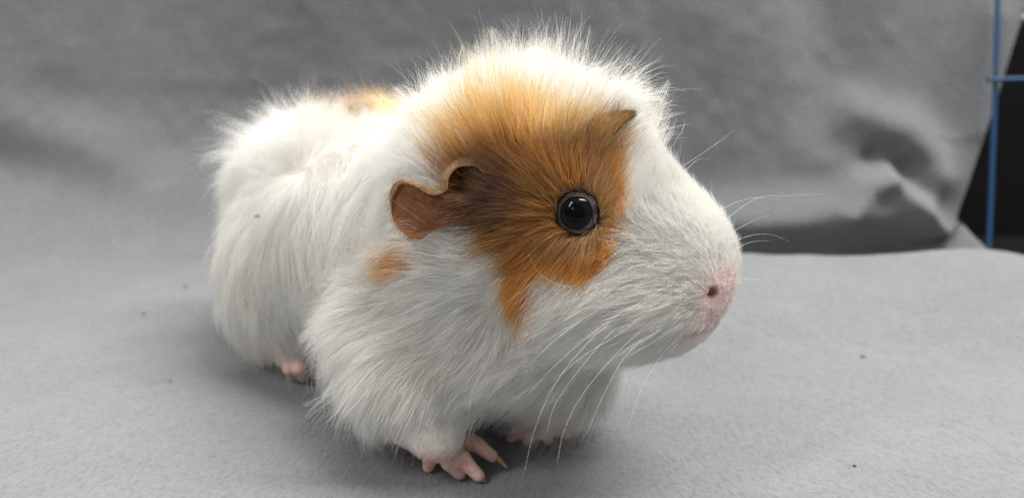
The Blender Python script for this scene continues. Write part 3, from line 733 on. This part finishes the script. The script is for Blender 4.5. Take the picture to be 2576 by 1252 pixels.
# the pointed ginger lock swept towards the forelock, dark at its tip
n = 2200; lu = rng.uniform(0, 1, n); lr = cast(np.stack([1425+85*lu+rng.normal(0, 7, n), 352+16*np.sin(lu*3)+rng.normal(0, 9, n)], 1)); lr = lr[~np.isnan(lr[:, 0])]; n = len(lr)
ltip = cast([(1552, 338)])[0]; lg = sdfg(ltip[None])[1][0]; ltip = ltip+lg*.0062+RIGHT*.0012
tb = np.linspace(0, 1, NP_)[None, :, None]; ln_ = sdfg(lr)[1]; te = ltip+rng.normal(0, 1, (n, 3))*.0005-(ltip-lr)*rng.uniform(0, .30, (n, 1))
md = (lr+te)/2+ln_*.0060
LS = (lr[:, None]*(1-tb)**2+2*md[:, None]*tb*(1-tb)+te[:, None]*tb**2)
lc = (np.array([.62, .34, .08])*(1+.25*rng.normal(0, 1, (n, 1))).clip(.5, 1.5))[:, None]*(1-.90*sm(.55, .98, tb)*rng.uniform(.6, 1, (n, 1, 1)))
P_ = np.vstack([P_, lr]); N_ = np.vstack([N_, ln_]); S_ = np.concatenate([S_, LS]); C_ = np.concatenate([C_, lc]); k_ = np.concatenate([k_, np.ones(n, int)]); R_ = np.vstack([R_, radii(lr, 4.4e-5)])
# no hair may stand over the open eye
bad = np.zeros(len(P_), bool)
for C in (EYE_C, EYE_C2): bad |= (np.linalg.norm(S_-C, axis=2) < .0056).any(1)
gz_ = (k_ == 1) | (k_ == 2)
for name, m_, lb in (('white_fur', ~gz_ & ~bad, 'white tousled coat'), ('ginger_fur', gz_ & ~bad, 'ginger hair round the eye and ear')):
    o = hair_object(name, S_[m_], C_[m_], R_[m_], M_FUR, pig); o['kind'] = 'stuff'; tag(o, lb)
print('hairs', len(P_))
# short fine hair on the ear
def ear_hair(fl):
    n = 4200; i = rng.integers(1, 88, n); j = (rng.random(n)**.8*42).astype(int); side = np.where(rng.random(n) < .62, -1, 1)
    keep_ = (side < 0) | (rng.random(n) < .25+.5*(j < 16)); i, j, side = i[keep_], j[keep_], side[keep_]; n = len(i)
    P = EP[i, j]+rng.normal(0, .00012, (n, 3)); Nn = EPn[i, j]*side[:, None]; P = P+Nn*.0003
    T = nrm(EP[i, np.minimum(j+2, 43)]-EP[i, j]+rng.normal(0, .00012, (n, 3)))
    L = .0016+.0020*rng.random(n); L[j < 14] *= 1.8; pts = [P+(T*(1.0-.25*t)+Nn*(.38*math.sin(min(t*2.2, 1.57))))*(L*t)[:, None] for t in np.linspace(0, 1, NP_)]
    S = np.stack(pts, 1)
    c = np.where(side[:, None] > 0, np.array([.50, .27, .10]), np.array([.42, .27, .13]))*(1+.25*rng.normal(0, 1, (n, 1))).clip(.4, 1.6); C = np.repeat(c[:, None], NP_, 1)
    if fl: S = mir_h(S)
    o = hair_object('ear_fur', S, C, radii(P, 2.4e-5), M_FUR, ear_f if fl else ear_n); o['kind'] = 'stuff'
ear_hair(False); ear_hair(True)
# ---------------------------------------------------------------- whiskers
WHI = [[(1590,768),(1490,850),(1400,960),(1345,1080),(1315,1205)], [(1650,800),(1560,880),(1470,985),(1420,1080),(1400,1170)], [(1640,830),(1570,900),(1510,1010),(1475,1095)],
 [(1600,760),(1500,830),(1400,915),(1330,990)], [(1690,860),(1640,930),(1600,1010),(1580,1080)], [(1620,800),(1540,850),(1460,900),(1390,960)],
 [(1560,745),(1470,800),(1390,860),(1330,920)], [(1580,790),(1480,900),(1400,1010),(1375,1090)], [(1480,710),(1420,720),(1360,690),(1330,640)],
 [(1700,640),(1600,620),(1500,600)], [(1730,700),(1640,740),(1560,800)]]
def whisker(pts3, r):
    V, F = sweep(spline(pts3, 22), np.linspace(r, r*.25, 22), 5); return mesh_any('whisker', V-PO, F, M_WHISK, pig)
M_WHISK = mat_plain('whisker_hair', (.82, .80, .77), .35, 0, 100, .03, .5)
for pth in WHI:
    r0 = cast([pth[0]])[0]; d0 = (r0-CAM)@FWD; n = len(pth)
    pts3 = [r0]+[W(u, v, d0-.010*(i+1)/n*1.3) for i, (u, v) in enumerate(pth[1:])]
    pts3 = [p if p[2] > .001 else p+np.array([0, 0, .001-p[2]]) for p in pts3]
    whisker(pts3, 4.6e-5)
WH2 = [[(1838,560),(1900,500),(1985,492),(2075,487)], [(1850,590),(1885,560),(1935,540)], [(1855,610),(1890,592),(1940,590),(1990,610)], [(1858,640),(1885,610),(1940,605)],
 [(1830,520),(1880,500),(1960,500)], [(1735,410),(1790,370),(1850,325)], [(1740,440),(1750,405),(1785,398)], [(1850,700),(1900,702),(1955,722)], [(1840,760),(1870,800),(1880,850)],
 [(1780,850),(1790,930),(1785,1010)], [(1720,370),(1715,330),(1722,300)]]
for pth in WH2:
    a = W(pth[0][0]-22, pth[0][1]+2, .176); g = grad(a[None])[0]; a = a-g*(sdf(a[None])[0]+.0002)
    whisker([a]+[W(u, v, .180+.004*i) for i, (u, v) in enumerate(pth[1:])], 3.6e-5)
# ---------------------------------------------------------------- small dirt
def crumb(p, r, mat, label, elong=1.0):
    V, F = uvsphere(r, 8, 10); V = V*[elong, 1, .6]*(1+.35*vnoise(V/r*1.7+np.array(p)*900, 8)[:, None])
    o = mesh('crumb', V, F, mat); o.location = p; o.rotation_euler = (0, 0, random.random()*3); tag(o, label, 'crumb'); return o
for u, v, r, mt, lb in ((467,722,.0010,M_CRUMB,'dark crumb on the blanket left of the rump, farthest back of the crumbs'), (362,790,.0009,M_CRUMB2,'faint grey crumb on the blanket at the left, between two darker crumbs'),
                        (428,958,.0006,M_CRUMB,'tiny dark crumb on the blanket left of the hind foot'), (2170,898,.0011,M_CRUMB2,'grey brown crumb on the open blanket right of the nose'),
                        (2150,1172,.0005,M_CRUMB,'tiny dark crumb on the blanket at lower right'), (2142,1176,.0007,M_CRUMB2,None), ):
    if lb is None: continue
    p = GZ(u, v, 0)
    for _ in range(6): p = GZ(u, v, ground_z(p[0], p[1]))
    crumb(tuple(p+[0, 0, r*.4]), r*.75, mt, lb, 1.4)
p = cast([(677, 550)])[0]; n_ = sdfg(p[None])[1][0]
sp = crumb(tuple(p+n_*.0042), .0009, M_CRUMB, 'black speck of dirt caught in the white fur of the rump', 1.3)

# ---------------------------------------------------------------- loose fluff and shed hairs lying on the fleece
n = 420; X_ = rng.uniform(-.26, .30, n); Y_ = rng.uniform(.12, .40, n); an = rng.uniform(0, 6.28, n); bd = rng.normal(0, 1.1, n); Ln = np.where(rng.random(n) < .06, .016, .0022)*rng.uniform(.5, 1.4, n)
p = np.stack([X_, Y_, np.zeros(n)], 1); ln = [p.copy()]
for i in range(1, NP_):
    a = an+bd*i/NP_; p = p+np.stack([np.cos(a), np.sin(a), 0*a], 1)*(Ln/(NP_-1))[:, None]; ln.append(p.copy())
ln = np.stack(ln, 1)
iy = np.clip(np.searchsorted(ts, ln[..., 1]), 0, len(ts)-1); ix = np.clip(((ln[..., 0]-bv[iy, 0, 0])/(bv[iy, -1, 0]-bv[iy, 0, 0])*(NXC-1)).astype(int), 0, NXC-1)
ln[..., 2] = bv[iy, ix, 2]+.0004
lint = hair_object('lint', ln, np.full((n, NP_, 3), .62), np.full((n, NP_), 2.6e-5), M_FUR, None); lint.location = PO
lint['kind'] = 'stuff'; tag(lint, 'pale lint and shed hairs lying on the grey fleece', 'lint')
